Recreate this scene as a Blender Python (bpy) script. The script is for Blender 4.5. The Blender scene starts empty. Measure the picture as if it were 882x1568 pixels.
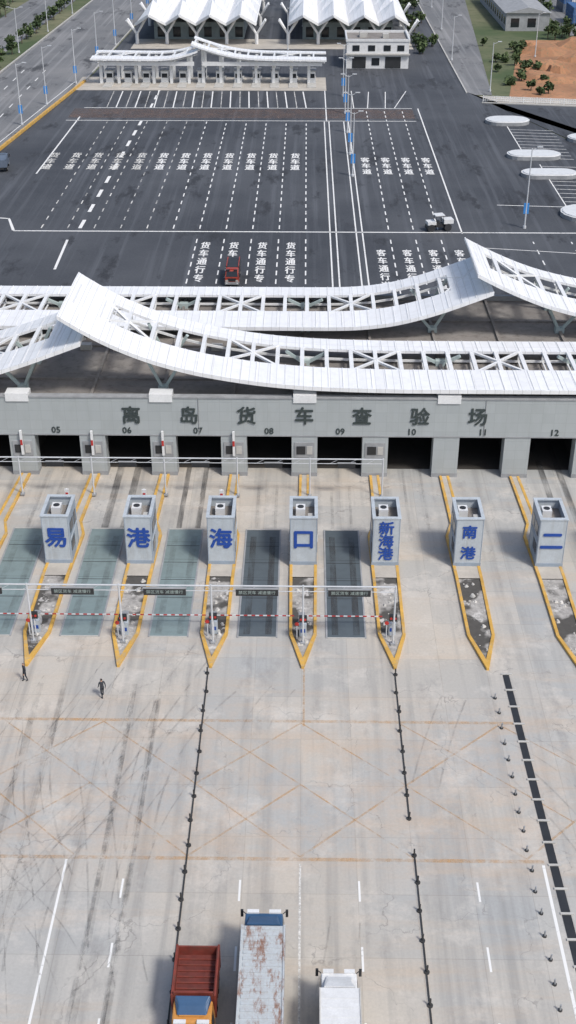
import bpy, math, random
import numpy as np
from mathutils import Vector, Matrix
R = random.Random(7)
scene = bpy.context.scene
col = scene.collection

# ------------------------------------------------------------------ materials
def new_mat(name):
    m = bpy.data.materials.new(name); m.use_nodes = True
    nt = m.node_tree
    for n in list(nt.nodes): nt.nodes.remove(n)
    out = nt.nodes.new('ShaderNodeOutputMaterial')
    p = nt.nodes.new('ShaderNodeBsdfPrincipled')
    nt.links.new(p.outputs[0], out.inputs[0])
    return m, nt, p, out

def pos_node(nt, scale=(1,1,1), rot=(0,0,0)):
    g = nt.nodes.new('ShaderNodeNewGeometry')
    mp = nt.nodes.new('ShaderNodeMapping')
    mp.inputs['Scale'].default_value = scale
    mp.inputs['Rotation'].default_value = rot
    nt.links.new(g.outputs['Position'], mp.inputs['Vector'])
    return mp.outputs[0]

def noise(nt, vec, scale, detail=4, rough=0.55):
    n = nt.nodes.new('ShaderNodeTexNoise')
    n.inputs['Scale'].default_value = scale
    n.inputs['Detail'].default_value = detail
    n.inputs['Roughness'].default_value = rough
    nt.links.new(vec, n.inputs['Vector'])
    return n.outputs[0]

def ramp(nt, fac, a, b, va=0.0, vb=1.0):
    r = nt.nodes.new('ShaderNodeMapRange')
    r.inputs[1].default_value = a; r.inputs[2].default_value = b
    r.inputs[3].default_value = va; r.inputs[4].default_value = vb
    nt.links.new(fac, r.inputs[0])
    return r.outputs[0]

def mix(nt, fac, a, b, mode='MIX'):
    m = nt.nodes.new('ShaderNodeMix'); m.data_type = 'RGBA'; m.blend_type = mode
    for sock, v in ((m.inputs[0], fac), (m.inputs[6], a), (m.inputs[7], b)):
        if isinstance(v, (int, float)): sock.default_value = v
        elif isinstance(v, tuple): sock.default_value = (*v, 1) if len(v) == 3 else v
        else: nt.links.new(v, sock)
    return m.outputs[2]

def math_n(nt, op, a, b=None):
    m = nt.nodes.new('ShaderNodeMath'); m.operation = op
    for i, v in enumerate((a, b)):
        if v is None: continue
        if isinstance(v, (int, float)): m.inputs[i].default_value = v
        else: nt.links.new(v, m.inputs[i])
    return m.outputs[0]

def simple(name, c, rough=0.6, var=0.25, scale=0.8, metal=0.0, dirt=None, dirt_amt=0.5, bump=0.0, streak=False):
    m, nt, p, out = new_mat(name)
    v = pos_node(nt)
    n1 = noise(nt, v, scale, 6, 0.6)
    d = tuple(x*(1-var) for x in c); l = tuple(min(1, x*(1+var*0.5)) for x in c)
    colr = mix(nt, ramp(nt, n1, 0.3, 0.7), d, l)
    n2 = noise(nt, v, scale*9, 5, 0.7)
    colr = mix(nt, ramp(nt, n2, 0.35, 0.75, 0, 0.35), colr, tuple(x*0.6 for x in c))
    if dirt:
        vs = pos_node(nt, (1.5, 1.5, 0.18) if streak else (1, 1, 1))
        n3 = noise(nt, vs, 1.1, 6, 0.7)
        colr = mix(nt, ramp(nt, n3, 0.5, 0.7, 0, dirt_amt), colr, dirt)
    nt.links.new(colr, p.inputs['Base Color'])
    p.inputs['Roughness'].default_value = rough
    p.inputs['Metallic'].default_value = metal
    return m

def worn(name, c, lo=0.42, hi=0.6, scale=2.5, amax=1.0, stretch=(1, 1, 1)):
    m, nt, p, out = new_mat(name)
    v = pos_node(nt, stretch)
    n = noise(nt, v, scale, 7, 0.75)
    n2 = noise(nt, pos_node(nt), 0.25, 3)
    s = math_n(nt, 'ADD', math_n(nt, 'MULTIPLY', n, 0.65), math_n(nt, 'MULTIPLY', n2, 0.35))
    a = ramp(nt, s, lo, hi, 0, amax)
    t = nt.nodes.new('ShaderNodeBsdfTransparent'); ms = nt.nodes.new('ShaderNodeMixShader')
    nt.links.new(a, ms.inputs[0]); nt.links.new(t.outputs[0], ms.inputs[1]); nt.links.new(p.outputs[0], ms.inputs[2])
    nt.links.new(ms.outputs[0], out.inputs[0])
    p.inputs['Base Color'].default_value = (*c, 1); p.inputs['Roughness'].default_value = 0.75
    return m

def make_concrete():
    m, nt, p, out = new_mat('concrete_slabs')
    v = pos_node(nt)
    big = noise(nt, v, 0.035, 3)
    c = mix(nt, ramp(nt, big, 0.4, 0.6), (0.42, 0.425, 0.415), (0.52, 0.475, 0.41))
    b = nt.nodes.new('ShaderNodeTexBrick'); b.offset = 0; b.squash = 1
    b.inputs['Color1'].default_value = (0.82, 0.85, 0.88, 1); b.inputs['Color2'].default_value = (1.06, 1.03, 0.99, 1)
    b.inputs['Mortar'].default_value = (0.70, 0.68, 0.65, 1)
    b.inputs['Scale'].default_value = 1.0; b.inputs['Mortar Size'].default_value = 0.03
    b.inputs['Mortar Smooth'].default_value = 0.4
    b.inputs['Brick Width'].default_value = 3.7; b.inputs['Row Height'].default_value = 4.9
    nt.links.new(pos_node(nt), b.inputs['Vector'])
    c = mix(nt, 0.7, c, b.outputs['Color'], 'MULTIPLY')
    st = noise(nt, pos_node(nt, (1.0, 0.03, 1)), 1.0, 5, 0.6)
    c = mix(nt, ramp(nt, st, 0.48, 0.72, 0, 0.55), c, (0.21, 0.21, 0.205))
    s2 = noise(nt, v, 0.22, 7, 0.7)
    c = mix(nt, ramp(nt, s2, 0.52, 0.66, 0, 0.55), c, (0.63, 0.59, 0.53))
    s3 = noise(nt, pos_node(nt, (1, 0.5, 1)), 0.35, 8, 0.75)
    c = mix(nt, ramp(nt, s3, 0.55, 0.70, 0, 0.55), c, (0.23, 0.225, 0.22))
    s5 = noise(nt, pos_node(nt, (0.15, 1.2, 1)), 0.3, 6, 0.7)
    c = mix(nt, ramp(nt, s5, 0.50, 0.66, 0, 0.36), c, (0.52, 0.39, 0.27))
    # construction haul band where mud was tracked across the pad
    sp = nt.nodes.new('ShaderNodeSeparateXYZ'); nt.links.new(v, sp.inputs[0])
    band = math_n(nt, 'MULTIPLY', ramp(nt, sp.outputs[1], 53, 58), ramp(nt, sp.outputs[1], 76, 68))
    s6 = noise(nt, v, 0.5, 6, 0.75)
    c = mix(nt, math_n(nt, 'MULTIPLY', band, ramp(nt, s6, 0.42, 0.65, 0, 0.35)), c, (0.56, 0.41, 0.29))
    s4 = noise(nt, v, 5.0, 6, 0.8)
    c = mix(nt, ramp(nt, s4, 0.4, 0.72, 0, 0.3), c, (0.25, 0.24, 0.23))
    # hairline cracks and scuffs
    wv = nt.nodes.new('ShaderNodeTexVoronoi'); wv.feature = 'DISTANCE_TO_EDGE'; wv.inputs['Scale'].default_value = 0.13
    dn = nt.nodes.new('ShaderNodeTexNoise'); dn.inputs['Scale'].default_value = 0.6; dn.inputs['Detail'].default_value = 6
    nt.links.new(v, dn.inputs['Vector'])
    va = nt.nodes.new('ShaderNodeVectorMath'); va.operation = 'MULTIPLY_ADD'
    nt.links.new(dn.outputs['Color'], va.inputs[0]); va.inputs[1].default_value = (3.5,3.5,0); nt.links.new(v, va.inputs[2])
    nt.links.new(va.outputs[0], wv.inputs['Vector'])
    crk = math_n(nt, 'MULTIPLY', ramp(nt, wv.outputs['Distance'], 0.0, 0.006, 1, 0), ramp(nt, s2, 0.46, 0.56, 0, 0.5))
    c = mix(nt, crk, c, (0.13, 0.125, 0.12))
    nt.links.new(c, p.inputs['Base Color']); p.inputs['Roughness'].default_value = 0.85
    bp = nt.nodes.new('ShaderNodeBump'); bp.inputs['Strength'].default_value = 0.15
    nt.links.new(s4, bp.inputs['Height']); nt.links.new(bp.outputs[0], p.inputs['Normal'])
    return m

def make_asphalt(name='asphalt', base=(0.036, 0.040, 0.048), light=(0.070, 0.075, 0.084)):
    m, nt, p, out = new_mat(name)
    v = pos_node(nt)
    n1 = noise(nt, v, 0.03, 5, 0.6)
    c = mix(nt, ramp(nt, n1, 0.4, 0.65), base, light)
    st = noise(nt, pos_node(nt, (0.8, 0.015, 1)), 1.0, 4, 0.6)
    c = mix(nt, ramp(nt, st, 0.5, 0.7, 0, 0.55), c, tuple(x*1.7 for x in light))
    d = noise(nt, pos_node(nt, (0.6, 0.2, 1)), 0.3, 6, 0.7)
    c = mix(nt, ramp(nt, d, 0.56, 0.64, 0, 0.85), c, (0.014, 0.015, 0.018))
    f = noise(nt, v, 3.0, 5, 0.8)
    c = mix(nt, ramp(nt, f, 0.4, 0.75, 0, 0.3), c, tuple(x*1.8 for x in light))
    nt.links.new(c, p.inputs['Base Color']); p.inputs['Roughness'].default_value = 0.8
    return m

def panels(name, c, w, h, seam=0.02, seamc=0.6, var=0.1, axis='XZ', rough=0.5, dirt=None):
    m, nt, p, out = new_mat(name)
    g = nt.nodes.new('ShaderNodeNewGeometry'); sp = nt.nodes.new('ShaderNodeSeparateXYZ'); cb = nt.nodes.new('ShaderNodeCombineXYZ')
    nt.links.new(g.outputs['Position'], sp.inputs[0])
    nt.links.new(sp.outputs['XYZ'.index(axis[0])], cb.inputs[0]); nt.links.new(sp.outputs['XYZ'.index(axis[1])], cb.inputs[1])
    b = nt.nodes.new('ShaderNodeTexBrick'); b.offset = 0
    b.inputs['Color1'].default_value = tuple(x*(1-var) for x in c)+(1,); b.inputs['Color2'].default_value = tuple(min(1, x*(1+var)) for x in c)+(1,)
    b.inputs['Mortar'].default_value = tuple(x*seamc for x in c)+(1,)
    b.inputs['Scale'].default_value = 1; b.inputs['Mortar Size'].default_value = seam
    b.inputs['Brick Width'].default_value = w; b.inputs['Row Height'].default_value = h
    nt.links.new(cb.outputs[0], b.inputs['Vector'])
    cc = b.outputs['Color']
    n = noise(nt, pos_node(nt, (1.2, 1.2, 0.25)), 0.9, 6, 0.7)
    cc = mix(nt, ramp(nt, n, 0.45, 0.75, 0, 0.45), cc, dirt or tuple(x*0.6 for x in c))
    nt.links.new(cc, p.inputs['Base Color']); p.inputs['Roughness'].default_value = rough
    return m

M = {}
M['conc'] = make_concrete()
M['asph'] = make_asphalt()
M['asph2'] = make_asphalt('old_asphalt', (0.12, 0.125, 0.13), (0.19, 0.19, 0.19))
M['apron'] = simple('pale_apron', (0.48, 0.445, 0.39), 0.9, 0.25, 0.3)
M['brownband'] = worn('rust_brown_band', (0.17, 0.12, 0.10), 0.34, 0.62, 0.8, 0.7)
M['white'] = worn('road_paint_white', (0.74, 0.74, 0.72), 0.32, 0.44, 3.0)
M['whiteW'] = worn('worn_road_paint_white', (0.75, 0.74, 0.70), 0.38, 0.56, 3.0, 0.9)
M['orange'] = worn('worn_orange_paint', (0.62, 0.36, 0.14), 0.40, 0.62, 1.5, 0.5)
M['rubber'] = worn('tyre_rubber_marks', (0.08, 0.08, 0.08), 0.42, 0.76, 1.6, 0.40, (1, 0.6, 1))
M['rubberD'] = worn('tyre_rubber_heavy', (0.06, 0.06, 0.06), 0.38, 0.60, 1.0, 0.62, (1, 0.12, 1))
M['yellow'] = simple('yellow_kerb_paint', (0.66, 0.39, 0.08), 0.6, 0.3, 0.7, dirt=(0.4, 0.34, 0.25), dirt_amt=0.85)
M['panelW'] = panels('white_roof_panel', (0.80, 0.81, 0.82), 0.9, 40, 0.03, 0.72, 0.04, 'XY', 0.45, dirt=(0.6, 0.6, 0.59))
M['steelW'] = simple('white_steel', (0.78, 0.79, 0.79), 0.45, 0.1, 0.5)
M['steelG'] = simple('pale_green_steel', (0.42, 0.50, 0.49), 0.5, 0.15, 0.5)
M['facade'] = panels('grey_facade_panel', (0.38, 0.41, 0.415), 1.195, 1.04, 0.012, 0.78, 0.03, 'XZ', 0.5, dirt=(0.31, 0.335, 0.33))
M['roof'] = simple('grey_roof_membrane', (0.26, 0.24, 0.22), 0.9, 0.35, 0.15, dirt=(0.12, 0.10, 0.09), dirt_amt=0.7)
M['dark'] = simple('dark_metal', (0.03, 0.032, 0.035), 0.5, 0.3)
M['glass'] = simple('dark_glass', (0.02, 0.025, 0.03), 0.12, 0.2)
M['inner'] = simple('interior_shade_dark', (0.05, 0.045, 0.04), 0.9)  # concrete coloured near-black: shade inside the lane openings is painted in
M['letter'] = simple('grey_green_lettering', (0.045, 0.06, 0.06), 0.6, 0.1)
M['blue'] = simple('blue_lettering', (0.015, 0.07, 0.34), 0.5, 0.1)
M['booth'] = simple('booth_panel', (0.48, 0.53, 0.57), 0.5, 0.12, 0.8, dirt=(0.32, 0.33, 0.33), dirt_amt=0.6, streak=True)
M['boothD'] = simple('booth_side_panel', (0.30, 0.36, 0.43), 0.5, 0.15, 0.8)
M['teal'] = panels('weighbridge_teal', (0.20, 0.26, 0.26), 50, 3.0, 0.03, 0.5, 0.08, 'XY', 0.6, dirt=(0.12, 0.14, 0.14))
M['wgrey'] = panels('weighbridge_grey', (0.09, 0.112, 0.125), 50, 3.0, 0.03, 0.5, 0.08, 'XY', 0.6, dirt=(0.055, 0.06, 0.065))
M['red'] = simple('red_plastic', (0.5, 0.04, 0.035), 0.4, 0.1)
M['postD'] = simple('dark_post', (0.04, 0.04, 0.04), 0.6)
M['lampG'] = simple('galvanised_pole', (0.58, 0.60, 0.62), 0.4, 0.1)
M['lampB'] = simple('blue_banner', (0.05, 0.25, 0.62), 0.5, 0.1)
M['soil'] = simple('orange_soil', (0.42, 0.21, 0.11), 0.95, 0.4, 0.08, dirt=(0.15, 0.14, 0.08), dirt_amt=0.9)
M['kerb'] = simple('kerb_stone', (0.5, 0.49, 0.46), 0.8, 0.2)
M['tyre'] = simple('tyre', (0.02, 0.02, 0.02), 0.8)
M['stone'] = simple('pale_rubble', (0.58, 0.56, 0.52), 0.9, 0.3, 3)
M['led'] = simple('led_text', (0.35, 0.42, 0.40), 0.6, 0.1)
M['tarp'] = simple('grey_wall_panel', (0.33, 0.34, 0.35), 0.7)
M['bkwall'] = simple('teal_grey_hall_wall', (0.30, 0.36, 0.37), 0.6)
M['contB'] = simple('blue_container_steel', (0.05, 0.13, 0.30), 0.6, 0.3)

def make_ground():
    m, nt, p, out = new_mat('grassland')
    v = pos_node(nt)
    n = noise(nt, v, 0.02, 6, 0.6)
    c = mix(nt, ramp(nt, n, 0.4, 0.6), (0.06, 0.09, 0.035), (0.16, 0.16, 0.09))
    n2 = noise(nt, v, 0.3, 6, 0.7)
    c = mix(nt, ramp(nt, n2, 0.5, 0.7, 0, 0.6), c, (0.04, 0.065, 0.025))
    nt.links.new(c, p.inputs['Base Color']); p.inputs['Roughness'].default_value = 1
    return m
M['grass'] = make_ground()
def make_pit():
    m, nt, p, out = new_mat('island_fill')
    v = pos_node(nt)
    n = noise(nt, v, 0.32, 3, 0.5)
    n2 = noise(nt, v, 2.5, 6, 0.75)
    c = mix(nt, ramp(nt, n2, 0.35, 0.65), (0.25, 0.24, 0.225), (0.45, 0.43, 0.40))
    n3 = noise(nt, v, 0.7, 5, 0.7)
    c = mix(nt, ramp(nt, n, 0.49, 0.55, 0, 0.9), c, (0.05, 0.047, 0.042))
    c = mix(nt, ramp(nt, n3, 0.57, 0.64, 0, 0.8), c, (0.62, 0.60, 0.57))
    nt.links.new(c, p.inputs['Base Color']); p.inputs['Roughness'].default_value = 1
    return m
M['pit'] = make_pit()
def make_rust():
    m, nt, p, out = new_mat('rusty_container_roof')
    n = noise(nt, pos_node(nt, (2.0, 0.7, 1)), 0.9, 8, 0.8)
    c = mix(nt, ramp(nt, n, 0.50, 0.60), (0.46, 0.50, 0.52), (0.24, 0.13, 0.09))
    n2 = noise(nt, pos_node(nt), 6, 5, 0.7)
    c = mix(nt, ramp(nt, n2, 0.4, 0.7, 0, 0.4), c, (0.3, 0.27, 0.25))
    nt.links.new(c, p.inputs['Base Color']); p.inputs['Roughness'].default_value = 0.7
    return m
M['rust'] = make_rust()
M['redbox'] = simple('oxide_red_steel', (0.22, 0.045, 0.03), 0.6, 0.4, 1.0, dirt=(0.12, 0.06, 0.045), dirt_amt=0.8)
M['redin'] = simple('red_box_floor', (0.15, 0.035, 0.028), 0.8, 0.4, 1.5)
M['whiteV'] = simple('white_vehicle_paint', (0.72, 0.73, 0.73), 0.35, 0.08, 1.0, dirt=(0.5, 0.5, 0.48), dirt_amt=0.5)
M['blueV'] = simple('blue_vehicle_paint', (0.04, 0.10, 0.20), 0.35, 0.15)
M['orangeV'] = simple('orange_vehicle_paint', (0.60, 0.28, 0.07), 0.4, 0.15)
M['redV'] = simple('red_vehicle_paint', (0.35, 0.05, 0.03), 0.4, 0.15)
M['greyV'] = simple('grey_vehicle_paint', (0.12, 0.15, 0.20), 0.4, 0.15)
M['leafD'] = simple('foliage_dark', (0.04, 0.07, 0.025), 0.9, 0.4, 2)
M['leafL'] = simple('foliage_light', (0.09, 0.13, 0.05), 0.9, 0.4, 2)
M['bark'] = simple('bark', (0.12, 0.09, 0.06), 0.9)
M['skin'] = simple('skin', (0.45, 0.27, 0.19), 0.6, 0.05)
M['hair'] = simple('black_hair', (0.015, 0.013, 0.012), 0.6, 0.1)
M['cloth'] = simple('dark_uniform', (0.02, 0.025, 0.035), 0.9, 0.2, 6)
M['vest'] = simple('dark_jacket', (0.045, 0.05, 0.06), 0.9, 0.2, 6)

# ------------------------------------------------------------------ builder
class MB:
    def __init__(s): s.v = []; s.f = []; s.m = []; s.mats = []
    def mi(s, mat):
        mat = M[mat] if isinstance(mat, str) else mat
        if mat not in s.mats: s.mats.append(mat)
        return s.mats.index(mat)
    def add(s, vs, fs, mat):
        o = len(s.v); s.v += [tuple(x) for x in vs]; k = s.mi(mat)
        for f in fs: s.f.append([i+o for i in f]); s.m.append(k)
    def box(s, x0, x1, y0, y1, z0, z1, mat, top=None):
        vs = [(x0,y0,z0),(x1,y0,z0),(x1,y1,z0),(x0,y1,z0),(x0,y0,z1),(x1,y0,z1),(x1,y1,z1),(x0,y1,z1)]
        s.add(vs, [(0,3,2,1),(0,1,5,4),(1,2,6,5),(2,3,7,6),(3,0,4,7)], mat)
        s.add(vs, [(4,5,6,7)], top or mat)
    def hexa(s, vs, mat):
        s.add(vs, [(0,3,2,1),(4,5,6,7),(0,1,5,4),(1,2,6,5),(2,3,7,6),(3,0,4,7)], mat)
    def quad(s, pts, mat): s.add(pts, [tuple(range(len(pts)))], mat)
    def rect(s, x0, x1, y0, y1, z, mat): s.quad([(x0,y0,z),(x1,y0,z),(x1,y1,z),(x0,y1,z)], mat)
    def beam(s, a, b, w, h, mat):
        a = Vector(a); b = Vector(b); d = (b-a).normalized()
        up = Vector((0,0,1)) if abs(d.z) < 0.95 else Vector((0,1,0))
        r = d.cross(up).normalized()*w/2; u = r.cross(d).normalized()*h/2
        s.hexa([a-r-u, a+r-u, b+r-u, b-r-u, a-r+u, a+r+u, b+r+u, b-r+u], mat)
    def tube(s, a, b, r0, mat, r1=None, n=8):
        r1 = r0 if r1 is None else r1
        a = Vector(a); b = Vector(b); d = (b-a).normalized()
        up = Vector((0,0,1)) if abs(d.z) < 0.95 else Vector((0,1,0))
        x = d.cross(up).normalized(); y = x.cross(d)
        vs = []
        for p, r in ((a, r0), (b, r1)):
            for i in range(n):
                t = 2*math.pi*i/n; vs.append(p + x*r*math.cos(t) + y*r*math.sin(t))
        fs = [(i, (i+1) % n, n+(i+1) % n, n+i) for i in range(n)] + [tuple(range(n-1,-1,-1)), tuple(range(n, 2*n))]
        s.add(vs, fs, mat)
    def prism(s, poly, z0, z1, mat, top=None):
        n = len(poly)
        vs = [(x,y,z0) for x,y in poly]+[(x,y,z1) for x,y in poly]
        s.add(vs, [(i,(i+1)%n,n+(i+1)%n,n+i) for i in range(n)], mat)
        s.add(vs, [tuple(range(n,2*n))], top or mat)
    def obj(s, name, parent=None, loc=(0,0,0), rotz=0, bevel=0, fix=True):
        me = bpy.data.meshes.new(name); me.from_pydata(s.v, [], s.f)
        for m in s.mats: me.materials.append(m)
        me.polygons.foreach_set('material_index', s.m); me.update()
        if fix:
            import bmesh
            bm = bmesh.new(); bm.from_mesh(me); bmesh.ops.recalc_face_normals(bm, faces=bm.faces); bm.to_mesh(me); bm.free()
        o = bpy.data.objects.new(name, me); col.objects.link(o)
        o.location = loc; o.rotation_euler = (0,0,rotz)
        if parent: o.parent = parent
        if bevel:
            b = o.modifiers.new('bevel', 'BEVEL'); b.width = bevel; b.segments = 2; b.limit_method = 'ANGLE'
        return o

def empty(name, loc=(0,0,0), rotz=0):
    e = bpy.data.objects.new(name, None); e.location = loc; e.rotation_euler = (0,0,rotz); e.empty_display_size = 0.5
    col.objects.link(e); return e

def text(body, name, loc, size, mat, rot=(math.pi/2,0,0), ext=0.03, parent=None, scale=(1,1,1), bold=0.0):
    # bold strokes: the cut-out letter is built from slightly shifted layers, each a little prouder
    shifts = [(0,0)] if not bold else [(0,0),(bold,0),(-bold,0),(0,bold),(0,-bold)]
    for i, (dx, dz) in enumerate(shifts):
        c = bpy.data.curves.new(name, 'FONT'); c.body = body; c.size = size
        c.align_x = 'CENTER'; c.align_y = 'CENTER'; c.extrude = ext; c.resolution_u = 2
        c.materials.append(M[mat]); o = bpy.data.objects.new(name, c); col.objects.link(o)
        if rot[0] > 1: o.location = (loc[0]+dx, loc[1]-0.004*i, loc[2]+dz)
        else: o.location = (loc[0]+dx, loc[1]+dz, loc[2]+0.003*i)
        o.rotation_euler = rot; o.scale = scale
        if parent: o.parent = parent
    return o

# ------------------------------------------------------------------ ground & roads
b = MB(); b.rect(-4000, 4000, -2000, 8000, -0.12, 'grass'); b.obj('ground', fix=False)
b = MB(); b.rect(-75, 75, -30, 141, 0, 'conc'); b.obj('concrete_pavement', fix=False)
b = MB()
b.quad([(-64,141,0),(58,141,0),(58,240,0),(38,300,0),(38,520,0),(-50,520,0),(-54,310,0),(-61,235,0)], 'asph'); b.obj('asphalt_road', fix=False)
b = MB()
b.quad([(-82,141,-0.05),(-61.6,141,-0.05),(-61.6,235,-0.05),(-55,310,-0.05),(-50.5,520,-0.05),(-72,520,-0.05),(-78,310,-0.05)], 'asph2')
b.quad([(-106,141,-0.05),(-88,141,-0.05),(-84,310,-0.05),(-78,520,-0.05),(-94,520,-0.05)], 'asph2')
b.obj('side_road', fix=False)
b = MB(); b.quad([(38.3,296,-0.04),(44,296,-0.04),(60,520,-0.04),(38.3,520,-0.04)], 'asph2')
b.quad([(40,287,-0.03),(120,275,-0.03),(120,281,-0.03),(40,295,-0.03)], 'apron'); b.obj('access_road', fix=False)
b = MB(); b.quad([(47,290,-0.09),(150,278,-0.09),(150,372,-0.09),(62,372,-0.09)], 'soil'); b.obj('bare_soil_ground', fix=False)
b = MB(); b.quad([(58.5,141,-0.01),(120,141,-0.01),(120,273,-0.01),(41,287,-0.01),(38.5,299,-0.01),(58.5,240,-0.01)], 'asph'); b.obj('parking_ground', fix=False)
b = MB(); b.quad([(78,380,-0.08),(160,380,-0.08),(160,480,-0.08),(78,480,-0.08)], 'asph2'); b.obj('container_yard_ground', fix=False)
b = MB(); b.rect(-56, 5, 300, 316, 0.02, 'apron'); b.obj('toll_apron_pavement', fix=False)
b = MB(); b.rect(-52, 24, 271, 280, 0.008, 'brownband'); b.obj('worn_road_band', fix=False)
b = MB()
for i in range(22):
    x = R.uniform(58, 110); y = R.uniform(296, 365); r = R.uniform(3, 8); h = R.uniform(0.8, 2.5)
    ring = [(x+r*R.uniform(.7,1.2)*math.cos(t), y+r*R.uniform(.7,1.2)*math.sin(t), -0.1) for t in [k*math.pi/5 for k in range(10)]]
    ring2 = [((px+x)/2+R.uniform(-.5,.5), (py+y)/2, h*R.uniform(.7,1)) for px,py,_ in ring]
    b.add(ring+ring2+[(x,y,h)], [(k,(k+1)%10,10+(k+1)%10,10+k) for k in range(10)]+[(10+k,10+(k+1)%10,20) for k in range(10)], 'soil')
b.obj('soil_mound')

b = MB()
pts = [(-61.3,141),(-61.3,235),(-54.4,310)]
for (xa,ya),(xb,yb) in zip(pts, pts[1:]):
    b.beam((xa,ya,0.25),(xb,yb,0.25),0.45,0.6,'yellow')
b.obj('yellow_road_kerb')
b = MB()
for seg in [((-54.6,310),(-50.2,520)),((-79,141),(-78.3,310)),((-78.3,310),(-72,520)),((-84.2,310),(-88.3,141)),((38.2,298),(38.2,520)),((40.5,287.2),(120,273.2))]:
    (xa,ya),(xb,yb) = seg; b.beam((xa,ya,0.05),(xb,yb,0.05),0.35,0.3,'kerb')
b.obj('stone_kerb')

b = MB(); z = 0.016
def vline(x, y0, y1, w=0.2, mat='white', x2=None):
    x2 = x if x2 is None else x2
    b.quad([(x-w/2,y0,z),(x+w/2,y0,z),(x2+w/2,y1,z),(x2-w/2,y1,z)], mat)
def dash(x, y0, y1, ln, gap, w=0.2, mat='white', x2=None):
    x2 = x if x2 is None else x2
    y = y0
    while y < y1:
        f0 = (y-y0)/(y1-y0); f1 = min(1, (y+ln-y0)/(y1-y0))
        vline(x+(x2-x)*f0, y, min(y+ln, y1), w, mat, x+(x2-x)*f1); y += ln+gap
def hline(x0, x1, y, w=0.3, mat='white', y2=None):
    y2 = y if y2 is None else y2
    b.quad([(x0,y-w/2,z),(x1,y2-w/2,z),(x1,y2+w/2,z),(x0,y+w/2,z)], mat)
hline(-47, 58, 190.5, 0.4)
hline(-62, -49, 200, 0.4, y2=197); b.quad([(-49.3,197,z),(-48.9,197,z),(-46.8,190.7,z),(-47.3,190.7,z)],'white')
for x in (4.1, 5.1, 8.3, 9.3): vline(x, 142, 268, 0.22)
vline(4.6, 268, 300, 0.25)
vline(25.3, 190, 281, 0.25)
vline(10.9, 281, 300, 0.2); vline(20, 281, 300, .2, x2=24)
lx = [0.2-4.3*i for i in range(0, 11)]
for i, x in enumerate(lx):
    if i < 5: dash(x, 144, 188, 2.0, 1.7, 0.2)
    dash(x, 192, 268, 2.0, 2.0 if i < 5 else 2.6, 0.2, 'white' if i < 6 else 'whiteW')
    vline(x, 281, 299, 0.28, x2=x-0.8)
    vline(x-2.1, 281, 299, 0.2, 'whiteW', x2=x-2.9)
for x in (13.6, 17.6, 21.6): dash(x, 144, 188, 2.0, 1.7, 0.2); dash(x, 192, 278, 2.0, 2.0, 0.2)
for x in (14, 18): vline(x, 281, 299, .2, x2=x+1)
dash(-36.5, 192, 268, 4.5, 4.5, 0.6, x2=-35.5); dash(-35, 281, 300, 4.5, 4.5, 0.5)
vline(-37, 172, 186, 0.4, x2=-37.5)
vline(-50, 225, 272, 0.3, x2=-49.5)
hline(-52, 24, 268.5, 0.35); hline(-50, 24, 281, .35)
z = -0.035
for x in (-67, -72.5): dash(x, 141, 330, 4, 6, 0.25)
vline(-63.3, 141, 235, .2); vline(-63.3, 235, 310, .2, x2=-57)
for x in (-94, -99): dash(x, 150, 360, 4, 6, 0.25, x2=x+4)
z = 0.006
for y in np.arange(238, 264, 2.6): hline(43, 52, float(y), 0.18, y2=float(y)-1.2)
for y in np.arange(190, 232, 2.6): hline(45, 57, float(y), 0.18, y2=float(y)-1.2)
for y in np.arange(205, 262, 2.6): hline(60, 70, float(y), 0.18, y2=float(y)-1.2)
vline(43, 236, 264, .2); vline(44.8, 188, 233, .2)
hline(27, 56, 183, .2, y2=178)
dash(36, 150, 186, 2, 3, .2); dash(42, 150, 186, 2, 3, .2)
hline(33, 56, 206, .25, y2=204)
b.obj('road_marking', fix=False)

lt = empty('road_lettering')
for i in range(4):
    for j, ch in enumerate('货车通行专'):
        text(ch, 'glyph', (-2.1-4.45*i, 183.2-3.75*j, 0.02), 1.4, 'white', (0,0,0), 0, lt, (1.1, 2.45, 1), 0.05)
for i in range(4):
    for j, ch in enumerate('客车通行道'):
        text(ch, 'glyph', (11.8+4.0*i, 180-3.6*j, 0.02), 1.35, 'white', (0,0,0), 0, lt, (1.1, 2.4, 1), 0.05)
for i in range(12):
    for j, ch in enumerate('货车道'):
        text(ch, 'glyph', (-1.9-4.28*i, 238.3-4.3*j, 0.02), 1.55, 'white' if i < 7 else 'whiteW', (0,0,0), 0, lt, (1.2, 2.6, 1), 0.07)
for i in range(4):
    for j, ch in enumerate('客车道'):
        text(ch, 'glyph', (11.6+3.9*i, 235.5-4.3*j, 0.02), 1.45, 'white', (0,0,0), 0, lt, (1.2, 2.6, 1), 0.07)

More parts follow.
